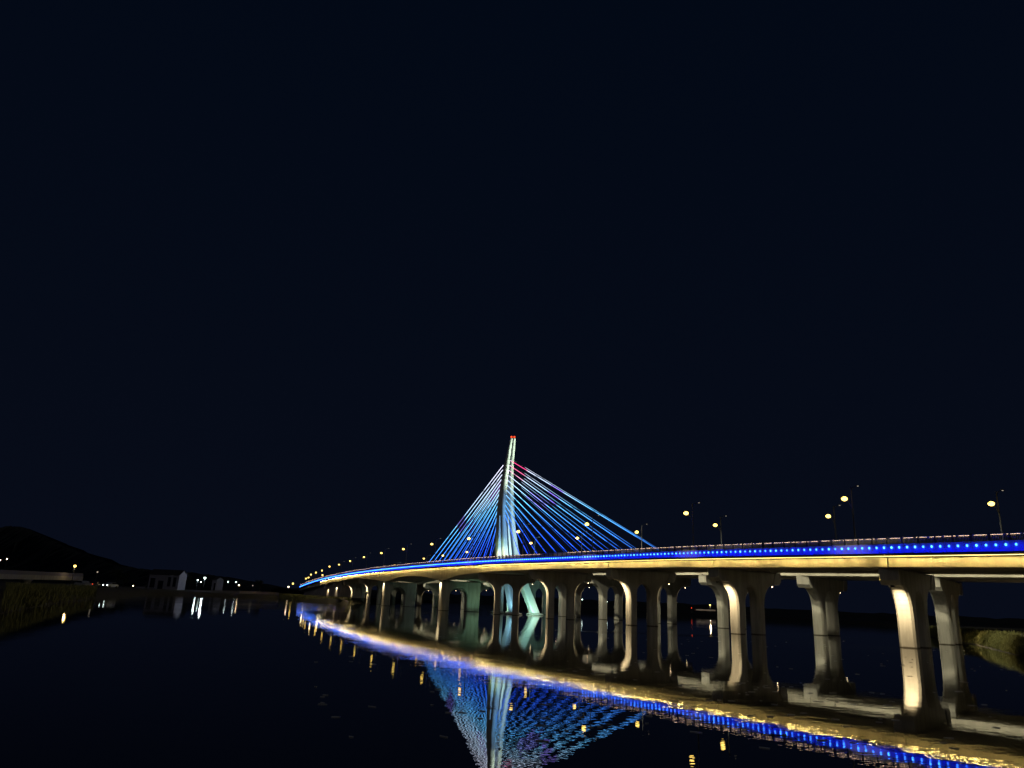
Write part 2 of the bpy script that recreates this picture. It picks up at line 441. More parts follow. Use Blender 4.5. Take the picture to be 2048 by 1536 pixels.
# ================================================================== THE FAR BRIDGE
FP = [(2048, 1154.8), (1860, 1153.4), (1604, 1151.4), (1404, 1149.8), (1344, 1149.6), (1200, 1149.2), (1050, 1156), (917, 1164), (794, 1168.5)]
fsn = sorted(on_d(x, y, 92.0) for x, y in FP)
FG = mk(fsn, 8)
Fh = lambda s: float(np.interp(s, SG, FG))
FS0, FS1 = 0., 360.
far = empty('road_bridge', W(190, 99, 0), 'farther unlit road bridge on pale piers behind and under the blue lit bridge', 'bridge')
FARP = [(1860, 1907), (1604, 1682), (1404, 1512), (1274, 1376), (1172, None), (1094, None), (1035, None), (970, None), (905, None), (850, None), (800, None), (770, None)]
far_s = [s_of(x, 92.0) for x, _ in FARP]
fj = [FS0, far_s[0] - 24] + far_s + [FS1]
for a, b in zip(fj[:-1], fj[1:]):
    m = MB()
    m.sweep([[W(s, 92.0, Fh(s)), W(s, 92.0, Fh(s) + 1.1), W(s, 91.5, Fh(s) + 1.25), W(s, 91.5, Fh(s) + 2.1), W(s, 106.5, Fh(s) + 2.1), W(s, 106.5, Fh(s) + 1.25), W(s, 106, Fh(s) + 1.1), W(s, 106, Fh(s)),
              W(s, 103, Fh(s)), W(s, 102.8, Fh(s) + .3), W(s, 95.2, Fh(s) + .3), W(s, 95, Fh(s))] for s in sta(a + .04, b - .04, 3)])
    m.build('girder', girder_concrete, far)
run('parapet', panel_mat, lambda s: rect(s, 91.55, 91.75, Fh(s) + 2.1, Fh(s) + 2.7), FS0, FS1, 3, far)
run('parapet', panel_mat, lambda s: rect(s, 106.25, 106.45, Fh(s) + 2.1, Fh(s) + 2.7), FS0, FS1, 3, far)
run('road_surface', asphalt, lambda s: rect(s, 92., 106., Fh(s) + 2.104, Fh(s) + 2.15), FS0, FS1, 3, far)
pier(far, far_s[0] - 24, far_s[0] - 19, 92.1, 105.9, Fh(far_s[0] - 24), Fh(far_s[0] - 24), lit=(0, 1), pw=(10, 260))  # out of view, added so its strong rear floodlight brightens the right bank
for i, (xf, xb) in enumerate(FARP):
    fs = far_s[i]
    bk = s_of(xb, 106.) if xb else fs + .5
    pier(far, fs, bk, 92.1, 105.9, Fh(fs), Fh(fs), lit=(0, 1), pw=(10, 10 if i else 70))

# ================================================================== TOWER WITH ITS STAY CABLES
tower = empty('bridge_tower', W(184, 88, 0), 'slim white twin bladed bridge tower with red lights on its tips and coloured stay cables', 'bridge tower')
def blade(pts, s0, wd_fn, parent, name='tower_leg'):
    """pts: (y, xl, xr) edges of the face turned to the camera (normal -d)"""
    secs = []
    for y, xl, xr in pts:
        # the height first from the middle of the face, then its half depth, then both edges on that station
        sf = s0
        for _ in range(3):
            Dm, h = on_s((xl + xr) / 2, y, sf); sf = s0 - wd_fn(h) / 2
        Dl, h1 = on_s(xl, y, sf); Dr, h2 = on_s(xr, y, sf); h = (h1 + h2) / 2; sb = s0 + wd_fn(h) / 2
        c = .12 * (Dr - Dl)
        secs.append((h, Dl, Dr, sf, sb))
    secs.sort()
    m = MB()
    m.sweep([[W(sf, Dl + .15 * (Dr - Dl), h), W(sf, Dr - .15 * (Dr - Dl), h), W(sf + .3, Dr, h), W(sb - .3, Dr, h), W(sb, Dr - .15 * (Dr - Dl), h), W(sb, Dl + .15 * (Dr - Dl), h), W(sb - .3, Dl, h), W(sf + .3, Dl, h)] for h, Dl, Dr, sf, sb in secs])
    return m.build(name, tower_paint, parent), secs
NEARP = [(1135, 1010.5, 1020.5), (1110, 1008.5, 1018), (1090, 1007, 1016), (1060, 1006, 1014.6), (1030, 1005.6, 1013.8), (1010, 1005.7, 1014), (1000, 1006.2, 1014.3), (980, 1007.4, 1015), (962, 1009, 1016.2), (948, 1010.8, 1017.7),
         (935, 1012.6, 1019), (918, 1014.8, 1020.8), (899, 1018, 1023.4), (877, 1022.2, 1026.4)]
FARPT = [(1135, 1032, 1045), (1110, 1029, 1040.7), (1090, 1027, 1037), (1060, 1024.2, 1032.6), (1030, 1022.2, 1030.4), (1010, 1021, 1029.4), (1000, 1020.8, 1029), (980, 1021, 1028.4), (962, 1021.6, 1028), (948, 1022, 1028),
         (935, 1022.7, 1028.1), (918, 1023.9, 1028.9), (899, 1025.6, 1030.6), (877, 1028.2, 1031.8)]
wdf = lambda h: float(np.interp(h, [9, 14, 24, 34, 40, 47], [7.2, 6.4, 4.5, 2.7, 1.7, .9]))
SN, SF_ = 181., 188.
nl, nsec = blade(NEARP, SN, wdf, tower); fl, fsec = blade(FARPT, SF_, wdf, tower)
for leg_, secs, s0 in ((nl, nsec, SN), (fl, fsec, SF_)):
    h, Dl, Dr, sf, sb = secs[-1]
    m = MB(); m.sdbox(sf + .2, sb - .2, Dl + .1, Dr - .1, h, h + .22); m.build('beacon_base', dark_metal, leg_)
    m = MB(); m.ball(W(s0, (Dl + Dr) / 2, h + .52), .27, 10, 6); m.build('beacon', E_RED, leg_, smooth=True)
    # splayed lower legs down to pedestals in the water
    h0, Dl0, Dr0, sf0, sb0 = secs[0]
    sgn = 1 if leg_ is fl else 0
    for e in (-1, 1):
        sa = s0 + e * 1.6; sbm = s0 + e * (4.6 + 2.5 * sgn) ; dd = 1.6 + 1.7 * sgn
        m = MB(); top_ = [W(sa - 1.6, Dl0, h0 + .3), W(sa - 1.6, Dr0, h0 + .3), W(sa + 1.6, Dr0, h0 + .3), W(sa + 1.6, Dl0, h0 + .3)]
        bot = [W(sbm - 1.2, Dl0 + dd - .1, .3), W(sbm - 1.2, Dr0 + dd + .2, .3), W(sbm + 1.2, Dr0 + dd + .2, .3), W(sbm + 1.2, Dl0 + dd - .1, .3)]
        m.sweep([bot, top_]); m.build('lower_leg', tower_paint, leg_, bevel=.25)
        m = MB(); m.tube([W(sbm, (Dl0 + Dr0) / 2 + dd, z) for z in (-1., .25, .5)], [2.3, 2.3, 1.6], 16); m.build('pedestal', concrete, leg_, bevel=.05)
# pale upright fins beside the legs
def fin(y0, y1, x0, xb0, xb1, s, name='fin'):
    m = MB(); D0, h0 = on_s(x0, y0, s); Da, ha = on_s(xb0, y1, s); Db, hb = on_s(xb1, y1, s)
    secs = []
    for t in np.linspace(0, 1, 7):
        h = ha + (h0 - ha) * t; a = Da + (D0 - .12 - Da) * t ** .8; b = Db + (D0 + .12 - Db) * t ** .8; dp = .5 * (1 - t) + .15
        secs.append([W(s - dp, a, h), W(s - dp, b, h), W(s + dp, b, h), W(s + dp, a, h)])
    m.sweep(secs); return m.build(name, tower_paint, tower, bevel=.04)
fin(1031, 1135, 999.5, 992.2, 1002.5, SN - 1.6)
fin(1032, 1135, 1015.6, 1019, 1026, SN + 1.5)
# cross beam between the two blades, seen as two short pale bars
for yb in (1019, 1009):
    D1, h = on_s(1015, yb, SN); D2, _ = on_s(1024, yb, SF_)
    m = MB(); m.tube([W(SN, D1, h), W(SF_, D2, h)], .22, 8); m.build('cross_beam', tower_paint, tower)

def lerp(a, b, t): return tuple(a[i] + (b[i] - a[i]) * t for i in range(3))
def ramp(st, u):
    for (p0, c0), (p1, c1) in zip(st[:-1], st[1:]):
        if u <= p1: return lerp(c0, c1, 0 if p1 == p0 else max(0, (u - p0) / (p1 - p0)))
    return st[-1][1]
RB = [(0, (.82, .80, 1.)), (.20, (.52, .74, 1.)), (.36, (.14, .54, 1.)), (.52, (.06, .30, 1.)), (.72, (.026, .13, 1.)), (1.0, (.014, .055, .85)), (1.5, (.010, .035, .7))]
def cable(a, b, k, right, nearp, lead):
    """lit tube from the tower socket a to the deck anchor b with a dark sheathed foot and head"""
    a = np.array(a); b = np.array(b); n = 44
    m = MB(); pts = [a + (b - a) * t for t in np.linspace(lead, .975, n)]
    r = .088 if nearp else .062
    m.tube(pts, r, 6)
    o = m.build('stay_cable', E_CABLE, tower, smooth=True)
    at_ = o.data.color_attributes.new('led', 'FLOAT_COLOR', 'POINT')
    for i in range(n):
        t = lead + (.975 - lead) * i / (n - 1)
        u = t * .70 + k / 11 * (.52 if right else .46) - .04
        c = ramp(RB, max(0, u))
        if right and k <= 2 and nearp:
            if .035 < t < .15: c = lerp(c, (.85, .02, .20), (.95, .85, .6)[k])
            if .34 + .03 * k < t < .42 + .03 * k: c = lerp(c, (.22, .05, .75), .8)
        elif right and k in (3, 4) and .25 < t < .42: c = lerp(c, (.30, .10, .85), .6)
        if not right and k in (0, 1, 2):
            if (.10 < t < .26 and k in (1, 2) and not nearp): c = (.26, .03, .38)
            if .44 + .02 * k < t < .52 + .02 * k: c = lerp(c, (.10, .02, .30), .85)
        g = 1.9 if nearp else .9
        if not right and not nearp: g = 1.1
        if right and not nearp: g *= .35 + .65 * math.exp(-((k) / 5.) ** 2) if t > .12 else .5
        if t > .84 and right: g *= .45
        if 1.13 < (k * .37 + t * 5) % 1.9 < 1.24: g *= .35
        c = tuple(q * g for q in c)
        for j in range(6): at_.data[i * 6 + j].color = (*c, 1)
    # dark sheath to the deck
    q = MB(); q.tube([a + (b - a) * .975, b], .07, 6); q.build('cable_foot', dark_metal, o)
    q = MB(); q.tube([a, a + (b - a) * lead], .07, 6); q.build('cable_head', dark_metal, o)
for plane, (secs, s0, Danc, sr, sl) in enumerate(((nsec, SN, 83.6, 170., 193.), (fsec, SF_, 91.0, 177.5, 200.5))):
    hh = [q[0] for q in secs]
    for k in range(12):
        # sockets spread over the upper part of the blade
        ya = 918.5 + 10.2 * k
        Dm, h = on_s(1018, ya, s0 - 1)
        Dl = np.interp(h, hh, [q[1] for q in secs]); Dr = np.interp(h, hh, [q[2] for q in secs]); sf = np.interp(h, hh, [q[3] for q in secs]); sb = np.interp(h, hh, [q[4] for q in secs])
        j = 11 - k
        sR = sr - 5.42 * j - (2 if j == 11 else 0); sL = sl + 5.2 * j
        cable(W(sf + .2, (Dl + Dr) / 2 + .1, h), W(sR, Danc, Hh(sR) - .9), k, True, plane == 0, .015 if plane == 0 else .10 + .01 * (k % 3))
        cable(W(sb - .2, (Dl + Dr) / 2, h - .2), W(sL, Danc, Hh(sL) - .9), k, False, plane == 0, .03)

# tower floodlights (small fixtures at deck level and on the pedestals)
def flood(loc, target, power, col, angle, parent=tower, vis=True):
    loc = np.array(loc, float)
    m = MB(); m.box(loc[0] - .2, loc[0] + .2, loc[1] - .2, loc[1] + .2, loc[2] - .35, loc[2] - .05)
    o = m.build('floodlight', dark_metal, parent, bevel=.03)
    spot('tower_spot', loc, target, power, col, angle, o, .9, .7)
GREEN = (.62, 1., .58); BLUE = (.25, .62, 1.); CYAN = (.42, .95, 1.); PALE = (.85, 1., .72)
hd = Hh(181) - 1.0
flood(W(146., 82.4, hd + .5), W(179, 82.6, 21), 48000, (.22, .55, 1.), 34)
flood(W(150., 84.4, hd + .5), W(180, 83.6, 42), 150000, (.78, 1., .74), 26)
flood(W(150., 91.2, hd + .5), W(186, 92., 20), 62000, (.74, .95, .80), 40)
flood(W(152., 90.6, hd + .5), W(186, 88.6, 42), 150000, (.78, 1., .74), 26)
flood(W(158., 84.8, hd + .5), W(187, 89.6, 20), 9000, CYAN, 44)
flood(W(166., 70.8, hd + .4), W(179.5, 82., 16.5), 9500, (.62, 1., .46), 20)
flood(W(160., 84.7, hd + .4), W(182.5, 85.2, 17.5), 8500, (.58, 1., .42), 12)
# under the deck
flood(W(173.5, 80.5, .7), W(178, 85, 6), 1700, (.32, .75, 1.), 80)
flood(W(169, 90.5, .7), W(182, 93, 5), 2800, (.45, 1., .88), 80)
flood(W(188.5, 82.5, .7), W(182, 84.6, 6), 2600, (.7, 1., .6), 70)
flood(W(190, 86.5, .7), W(205, 94, 5), 5200, (.45, 1., .65), 85)
flood(W(185.5, 79.2, .7), W(190.2, 79., 4.5), 420, (.45, 1., .62), 95)
flood(W(176., 86.8, .7), W(186, 99, 5), 4200, (.45, 1., .75), 80)

# ================================================================== STREET LAMPS
def make_lamp():
    t = empty('street_lamp', (0, 0, 0))
    m = MB(); m.tube([(0, 0, 0), (0, 0, .5), (0, 0, .55), (0, 0, 8.1)], [.16, .16, .11, .07], 8); m.build('pole', pole_metal, t)
    # -x : outer side (towards the water), +x : road side
    m = MB(); m.tube([(0, 0, 5.2), (-.5, 0, 5.9), (-1.05, 0, 6.42)], [.05, .045, .04], 6); m.build('arm', pole_metal, t)
    m = MB(); m.tube([(0, 0, 7.6), (.45, 0, 8.1), (1.1, 0, 8.3)], [.05, .045, .04], 6); m.build('arm', pole_metal, t)
    m = MB(); m.frame_box((-1.3, 0, 6.46), np.array([1, 0, 0]), np.array([0, 1, 0]), Z, -.42, .36, -.15, .15, .02, .12); h = m.build('lamp_head', pole_metal, t, bevel=.03)
    m = MB(); m.ball((-1.34, 0, 6.40), .36, 12, 8, (1.15, 1., .8)); m.build('lens', E_LAMP, h, smooth=True)
    m = MB(); m.frame_box((1.3, 0, 8.34), np.array([1, 0, 0]), np.array([0, 1, 0]), Z, -.30, .42, -.15, .15, .02, .12); h = m.build('lamp_head', pole_metal, t, bevel=.03)
    m = MB(); m.ball((1.36, 0, 8.35), .10, 8, 6, (1.3, 1, .5)); m.build('lens', E_LAMP2, h, smooth=True)
    return t
lamp0 = make_lamp(); first = [True]
ORD = ['first', 'second', 'third', 'fourth', 'fifth', 'sixth', 'seventh', 'eighth', 'ninth', 'tenth', 'eleventh', 'twelfth', 'thirteenth', 'fourteenth', 'fifteenth', 'sixteenth']
def put_lamp(s, D, zb, zl, label, group, power):
    o = lamp0 if first[0] else copy_tree(lamp0); first[0] = False
    k = (zl - zb) / 6.42
    o.location = Vector(W(s, D, zb)); o.rotation_euler = (0, 0, TH); o.scale = (max(k, .8),) * 2 + (k,)
    tag(o, label, 'street lamp', group)
    if power: lamp_lights(s, D, zl, power)
def lamp_lights(s, D, zl, power):
    for dd, dz, k, col, sg in ((-1.45, -.25, 1., (1., .84, .50), -1), (1.45, 1.6, 2.7, (1., .93, .62), 1)):
        p = W(s, D + dd, zl + dz)
        spot('lamp_light', p, p + sg * NV * .80 - Z, power * k, col, 105, None, .2, .25)
A_PX = [(1687, 997), (1371, 1026), (1173, 1048), (1036, 1063), (937, 1077), (863, 1088), (806, 1098), (762, 1106), (727, 1114), (699, 1122), (677, 1129)]
for i, (x, y) in enumerate(A_PX):
    s, h = on_d(x, y, 68.7)
    put_lamp(s, 70.0, Hh(s) - 1.09, h, 'taller yellow street lamp on the lit bridge, %s of its row from the right' % ORD[i], 'street lamps along the outer kerb', 3800 if i < 6 else 2500)
B_PX = [(1982, 1007), (1656, 1032), (1430, 1050), (1273, 1064), (1154, 1076), (1061, 1086), (933, 1104), (885, 1111), (847, 1117), (789, 1130)]
for i, (x, y) in enumerate(B_PX):
    s, h = on_d(x, y, 81.2)
    put_lamp(s, 82.4, Hh(s) - 1.09, h, 'yellow street lamp of the lower rear row on the lit bridge, %s from the right' % ORD[i], 'street lamps along the rear kerb', 3800 if i < 7 else 2500)
# two more lamps of the rows just right of the frame (they light the bank and the first piers)
s, h = 28., 15.6
for D_ in (82.4,): 
    o_ = copy_tree(lamp0); k = (h - (Hh(s) - 1.09)) / 6.42; o_.location = Vector(W(s, D_, Hh(s) - 1.09)); o_.scale = (k, k, k); o_.rotation_euler = (0, 0, TH)
    tag(o_, 'street lamp of the rear row standing just beyond the right edge', 'street lamp', 'street lamps along the rear kerb')
    lamp_lights(s, D_, h, 5000)
# lamps of the far bank end of the road
def globe_lamp(x, y, Y, label, mt, r, hp=5., power=0, col=(1, .8, .5), cat='lamp', group=None):
    P = at(x, y, Y); base = np.array([P[0], P[1], max(.4, P[2] - hp)])
    t = empty('lamp_post', base, label, cat, group)
    m = MB(); m.tube([base, P + np.array([0, 0, -.1])], [.09, .06], 6); m.build('pole', pole_metal, t)
    m = MB(); m.frame_box(P, np.array([1, 0, 0]), np.array([0, 1, 0]), Z, -r * 1.3, r * 1.3, -r * .8, r * .8, r * .75, r * 1.05); h = m.build('lamp_head', pole_metal, t)
    m = MB(); m.ball(P, r, 10, 6); m.build('lens', mt, h, smooth=True)
    if power: point('lamp_light', P + np.array([0, -.3, -.5]), power, col, None, .2)
    return t
globe_lamp(586, 1167, 400, 'yellow lamp standing alone left of the far end of the lit bridge', E_LAMP, .42)
for i, (x, y) in enumerate([(612, 1157), (617, 1155), (622, 1149), (632, 1145), (644, 1141), (645, 1150), (659, 1133)]):
    globe_lamp(x, y, 385 - 6 * i, 'small warm lamp clustered over the far bridge end, %s from the left' % ORD[i], E_LAMP, .33, 6, 45 if i in (0, 3, 5) else 0, group='lamps clustered at the far bridge end')

# ================================================================== WATER, GROUND, BANKS
def water_mat():
    m = bpy.data.materials.new('river_water'); m.use_nodes = True; nt = m.node_tree; b = nt.nodes['Principled BSDF']
    b.inputs['Base Color'].default_value = (.0018, .0026, .0042, 1); b.inputs['IOR'].default_value = 1.7
    b.inputs['Roughness'].default_value = .02
    tc = nt.nodes.new('ShaderNodeTexCoord')
    def noise(scale, stretch, rot=0, detail=3, rough=.5):
        mp = nt.nodes.new('ShaderNodeMapping'); mp.inputs['Scale'].default_value = stretch; mp.inputs['Rotation'].default_value = (0, 0, rot)
        nt.links.new(tc.outputs['Object'], mp.inputs[0])
        n = nt.nodes.new('ShaderNodeTexNoise'); n.inputs['Scale'].default_value = scale; n.inputs['Detail'].default_value = detail; n.inputs['Roughness'].default_value = rough
        nt.links.new(mp.outputs[0], n.inputs['Vector']); return n.outputs['Fac']
    def ramp_(f, p0, p1, v0=0., v1=1.):
        r = nt.nodes.new('ShaderNodeMapRange'); r.inputs['From Min'].default_value = p0; r.inputs['From Max'].default_value = p1
        r.inputs['To Min'].default_value = v0; r.inputs['To Max'].default_value = v1; nt.links.new(f, r.inputs['Value']); return r.outputs[0]
    def math_(op, a, b_):
        n = nt.nodes.new('ShaderNodeMath'); n.operation = op
        for i, q in enumerate((a, b_)):
            if isinstance(q, (int, float)): n.inputs[i].default_value = q
            else: nt.links.new(q, n.inputs[i])
        return n.outputs[0]
    swell = noise(.42, (1, 1.5, 1), .35, 1)
    rip = noise(1.25, (1, 1.7, 1), -.25, 1, .5)
    fine = noise(4.5, (1, 1.6, 1), .2, 1)
    patch = ramp_(noise(.03, (1, 3.2, 1), .35, 3), .44, .60)       # wind streaks: rough and calm stretches
    sx = nt.nodes.new('ShaderNodeSeparateXYZ'); nt.links.new(tc.outputs['Object'], sx.inputs[0])
    # the reach under the far half of the bridge lies open to the wind
    wind = math_('MULTIPLY', ramp_(sx.outputs['Y'], 90, 210), ramp_(sx.outputs['X'], 2, -16))
    # a narrow cat's paw lying across the stream below the arches
    q1 = on_z(1090, 1259.5); q2 = on_z(1500, 1276.); dx_ = (q2 - q1) / np.linalg.norm(q2 - q1); ny_ = np.array([-dx_[1], dx_[0], 0])
    lin = lambda v, c: math_('ADD', math_('ADD', math_('MULTIPLY', sx.outputs['X'], float(v[0])), math_('MULTIPLY', sx.outputs['Y'], float(v[1]))), float(c))
    wob = math_('MULTIPLY', math_('SUBTRACT', noise(.12, (1, 1, 1), 0, 4), .5), 16.)
    across = math_('ABSOLUTE', math_('ADD', lin(ny_, -(ny_ @ q1)), wob), 0)
    along = lin(dx_, -(dx_ @ q1)); Lc = float(np.linalg.norm(q2 - q1))
    paw = math_('MULTIPLY', ramp_(across, 3.2, 1.2), math_('MULTIPLY', ramp_(along, 0, 3), ramp_(along, Lc, Lc - 3)))
    rough_ = math_('MAXIMUM', wind, paw)
    h1 = math_('ADD', math_('MULTIPLY', swell, .42), math_('MULTIPLY', rip, .15))
    h2 = math_('MULTIPLY', fine, math_('ADD', math_('MULTIPLY', patch, .11), .06))
    zone = math_('ADD', math_('MULTIPLY', wind, 6.), 1.)
    hgt = math_('ADD', math_('MULTIPLY', math_('ADD', h1, h2), zone), math_('MULTIPLY', math_('MULTIPLY', fine, paw), 1.3))
    bu = nt.nodes.new('ShaderNodeBump'); bu.inputs['Strength'].default_value = 1.; bu.inputs['Distance'].default_value = .0062
    nt.links.new(hgt, bu.inputs['Height']); nt.links.new(bu.outputs['Normal'], b.inputs['Normal'])
    b.inputs['Roughness'].default_value = .0
    return m
water_m = water_mat()
m = MB(); m.add([(-1800, -60, 0), (1800, -60, 0), (1800, 2400, 0), (-1800, 2400, 0)], [(0, 1, 2, 3)])
tag(m.build('water', water_m), kind='structure')
m = MB(); m.add([(-1800, -60, -2.5), (1800, -60, -2.5), (1800, 2400, -2.5), (-1800, 2400, -2.5)], [(0, 1, 2, 3)])
tag(m.build('river_bed', soil), kind='structure')

def bank(name, px, hts, mt, kind='structure'):
    """px: waterline points of the picture carried onto the water; rows step back from there with rising heights"""
    P = []
    for a, b in zip(px[:-1], px[1:]):
        for t in np.linspace(0, 1, 9)[:-1]: P.append((a[0] + (b[0] - a[0]) * t, a[1] + (b[1] - a[1]) * t))
    P.append(px[-1]); rows = []
    G = [on_z(x, y) for x, y in P]
    for off, h in hts:
        r = []
        for i, g in enumerate(G):
            t = G[min(i + 1, len(G) - 1)] - G[max(i - 1, 0)]; nn = np.array([-t[1], t[0], 0]); nn /= np.linalg.norm(nn) + 1e-9
            rd = g * np.array([1, 1, 0]); rd /= np.linalg.norm(rd)
            dr = rd * .8 + nn * .2; jit = (rng.random(2) - .5)
            r.append(g * np.array([1, 1, 0]) + dr * off * (1 + .15 * jit[0]) + np.array([0, 0, h + (.12 * jit[1] if h > 0 else 0)]))
        rows.append(r)
    m = MB(); b = 0; n = len(G)
    for r in rows: m.v += [tuple(q) for q in r]
    for j in range(len(rows) - 1):
        for i in range(n - 1): m.f.append((j * n + i, j * n + i + 1, (j + 1) * n + i + 1, (j + 1) * n + i))
    o = m.build(name, mt, fix=False, smooth=True); return tag(o, kind=kind), G
bank('left_bank', [(-420, 1330), (-150, 1262), (0, 1228), (90, 1210), (190, 1196.5), (300, 1190.5), (420, 1193.), (557, 1198.2)],
     [(-2, -.6), (0, 0), (3, .9), (9, 1.5), (30, 1.7), (120, 1.9), (900, 2.3)], soil)
bank('far_bank', [(557, 1197.5), (600, 1203), (690, 1208.5), (740, 1206), (770, 1203.2), (850, 1203.8), (1000, 1210), (1150, 1217), (1300, 1224.2), (1450, 1231.5), (1600, 1239.2), (1760, 1249), (1850, 1262)],
     [(-3, -.6), (0, 0), (4, 1.0), (12, 1.6), (60, 1.9), (300, 2.1), (900, 2.3)], soil)
_, GR = bank('right_bank', [(1830, 1266), (1880, 1279), (1950, 1289), (2048, 1314), (2300, 1395)],
     [(-2, -.6), (0, 0), (2.5, .7), (6, 1.35), (14, 1.9), (40, 2.2), (200, 2.3)], soil)
# hills
def hill(px, Y, name):
    m = MB(); n = len(px); front = []; 
    pts = []
    for a, b in zip(px[:-1], px[1:]):
        for t in np.linspace(0, 1, 14)[:-1]: pts.append((a[0] + (b[0] - a[0]) * t, a[1] + (b[1] - a[1]) * t))
    top = [at(x, y + rng.normal() * .9, Y) for x, y in pts]
    rows = []
    for k, (fy, fz) in enumerate([(-90, 0), (-45, .45), (-15, .82), (0, 1), (60, .8), (200, 0)]):
        rows.append([(p[0] * (1 + fy / Y * .2), p[1] + fy * (.6 + .8 * rng.random()) , -1 + (p[2] + 1) * fz * (1 if k == 3 else .92 + .16 * rng.random())) for p in top])
    c = len(top)
    for r in rows: m.v += r
    for j in range(len(rows) - 1):
        for i in range(c - 1): m.f.append((j * c + i, j * c + i + 1, (j + 1) * c + i + 1, (j + 1) * c + i))
    return tag(m.build(name, hill_mat, smooth=False), kind='structure')
hill([(-260, 1075), (-120, 1050), (-40, 1058), (20, 1052), (48, 1054), (90, 1074), (130, 1093), (165, 1106), (195, 1118), (230, 1131), (300, 1139), (360, 1143), (440, 1152), (520, 1166), (560, 1176)], 620, 'hills')
hill([(560, 1178), (640, 1174), (760, 1180), (900, 1188), (1050, 1194), (1200, 1201), (1400, 1209), (1650, 1222), (1900, 1232), (2200, 1246)], 1500, 'hills')

# grass on the banks: real blades
def grass(name, count, fn, hgt, label_kind='stuff', wd=.035):
    m = MB()
    for _ in range(count):
        p = fn()
        if p is None: continue
        a = rng.random() * math.pi * 2; h = hgt * (.45 + .8 * rng.random()); lx, ly = rng.normal(0, .22 * h), rng.normal(0, .22 * h)
        dx, dy = math.cos(a) * wd, math.sin(a) * wd; x, y, z = p
        m.add([(x - dx, y - dy, z), (x + dx, y + dy, z), (x + lx * .4 + dx * .7, y + ly * .4 + dy * .7, z + h * .6), (x + lx * .4 - dx * .7, y + ly * .4 - dy * .7, z + h * .6), (x + lx, y + ly, z + h)],
              [(0, 1, 2, 3), (3, 2, 4)])
    o = m.build(name, grass_mat, fix=False); return tag(o, kind='stuff')
def on_right():
    i = rng.integers(0, len(GR) - 1); t = rng.random(); g = GR[i] * (1 - t) + GR[i + 1] * t
    off = abs(rng.normal(0, 1)) * 6 + .4; rd = g * np.array([1, 1, 0]); rd /= np.linalg.norm(rd)
    q = g * np.array([1, 1, 0]) + rd * off; z = float(np.interp(off, [0, 2.5, 6, 14, 40], [0, .7, 1.35, 1.9, 2.2])) - .05
    return q[0], q[1], z
grass('grass', 20000, on_right, .38)
FB = [on_z(x, y) for x, y in [(557, 1197.5), (600, 1203), (700, 1208.3)]]
def on_far():
    i = rng.integers(0, 2); t = rng.random() if i == 0 else min(1, abs(rng.normal(0, .5))); g = FB[i] * (1 - t) + FB[i + 1] * t
    off = rng.random() * 22; rd = g * np.array([1, 1, 0]); rd /= np.linalg.norm(rd)
    q = g * np.array([1, 1, 0]) + rd * off; return q[0], q[1], float(np.interp(off, [0, 4, 12, 60], [0, 1, 1.6, 1.9])) - .05
grass('grass', 5000, on_far, .7, wd=.09)
LB = [on_z(x, y) for x, y in [(0, 1228), (90, 1210), (190, 1196.5)]]
def on_left():
    i = rng.integers(0, 2); t = rng.random(); g = LB[i] * (1 - t) + LB[i + 1] * t
    off = rng.random() * 25; rd = g * np.array([1, 1, 0]); rd /= np.linalg.norm(rd)
    q = g * np.array([1, 1, 0]) + rd * off; return q[0], q[1], float(np.interp(off, [0, 3, 9, 30], [0, .9, 1.5, 1.7])) - .05
grass('grass', 5000, on_left, .8, wd=.05)

# foam specks drifting on the water
m = MB()
def speck(c, L, wd):
    n = 9; a0 = rng.normal(0, .25) - .15; ca, sa = math.cos(a0), math.sin(a0); ring = []
    for i in range(n):
        q = 2 * math.pi * i / n; r = .6 + .5 * rng.random(); x, y = L * r * math.cos(q), wd * r * math.sin(q)
        ring.append((c[0] + ca * x - sa * y, c[1] + sa * x + ca * y))
    m.add([(x, y, .004) for x, y in ring] + [(x, y, .018) for x, y in ring], [tuple(range(n, 2 * n))] + [(i, (i + 1) % n, (i + 1) % n + n, i + n) for i in range(n)])
for _ in range(230):
    x = rng.uniform(620, 2040); y = rng.uniform(1262, 1500)
    if rng.random() < .65: y = 1255 + abs(rng.normal(0, 90)) + (x - 1000) * .04; x = rng.uniform(1000, 2040)
    if y > 1530: continue
    speck(on_z(x, y), rng.uniform(.04, .16), rng.uniform(.02, .05))
tag(m.build('foam', foam_mat, fix=False), kind='stuff')

# ================================================================== THE FAR AND LEFT BANK
# revetment wall on the far bank
wl = [(330, 1182, 1186), (420, 1180.5, 1190.5), (480, 1181.5, 1193.5), (557, 1184.5, 1196)]
m = MB(); secs = []
for x, yt, yb in wl:
    g = on_z(x, yb + 1.2); Y = g[1]; t = at(x, yt, Y + 1.5)
    secs.append([(g[0], Y - .3, -.3), (t[0], t[1], t[2]), (t[0], t[1] + .6, t[2]), (g[0], Y + 3, -.3)])
m.sweep(secs); rv = m.build('river_wall', bank_stone)
tag(rv, 'long low sloping stone river wall at the foot of the far left bank', 'wall')
# abutment under the far end of the lit bridge
m = MB(); secs = []
for s in sta(318, 403, 8): secs.append([W(s, 71.5, .2), W(s, 82, .2), W(s, 82, Bh(s) - .15), W(s, 71.5, Bh(s) - .15)])
m.sweep(secs)
tag(m.build('abutment_wall', abut), 'blank purplish abutment wall below the far end of the lit bridge', 'wall')

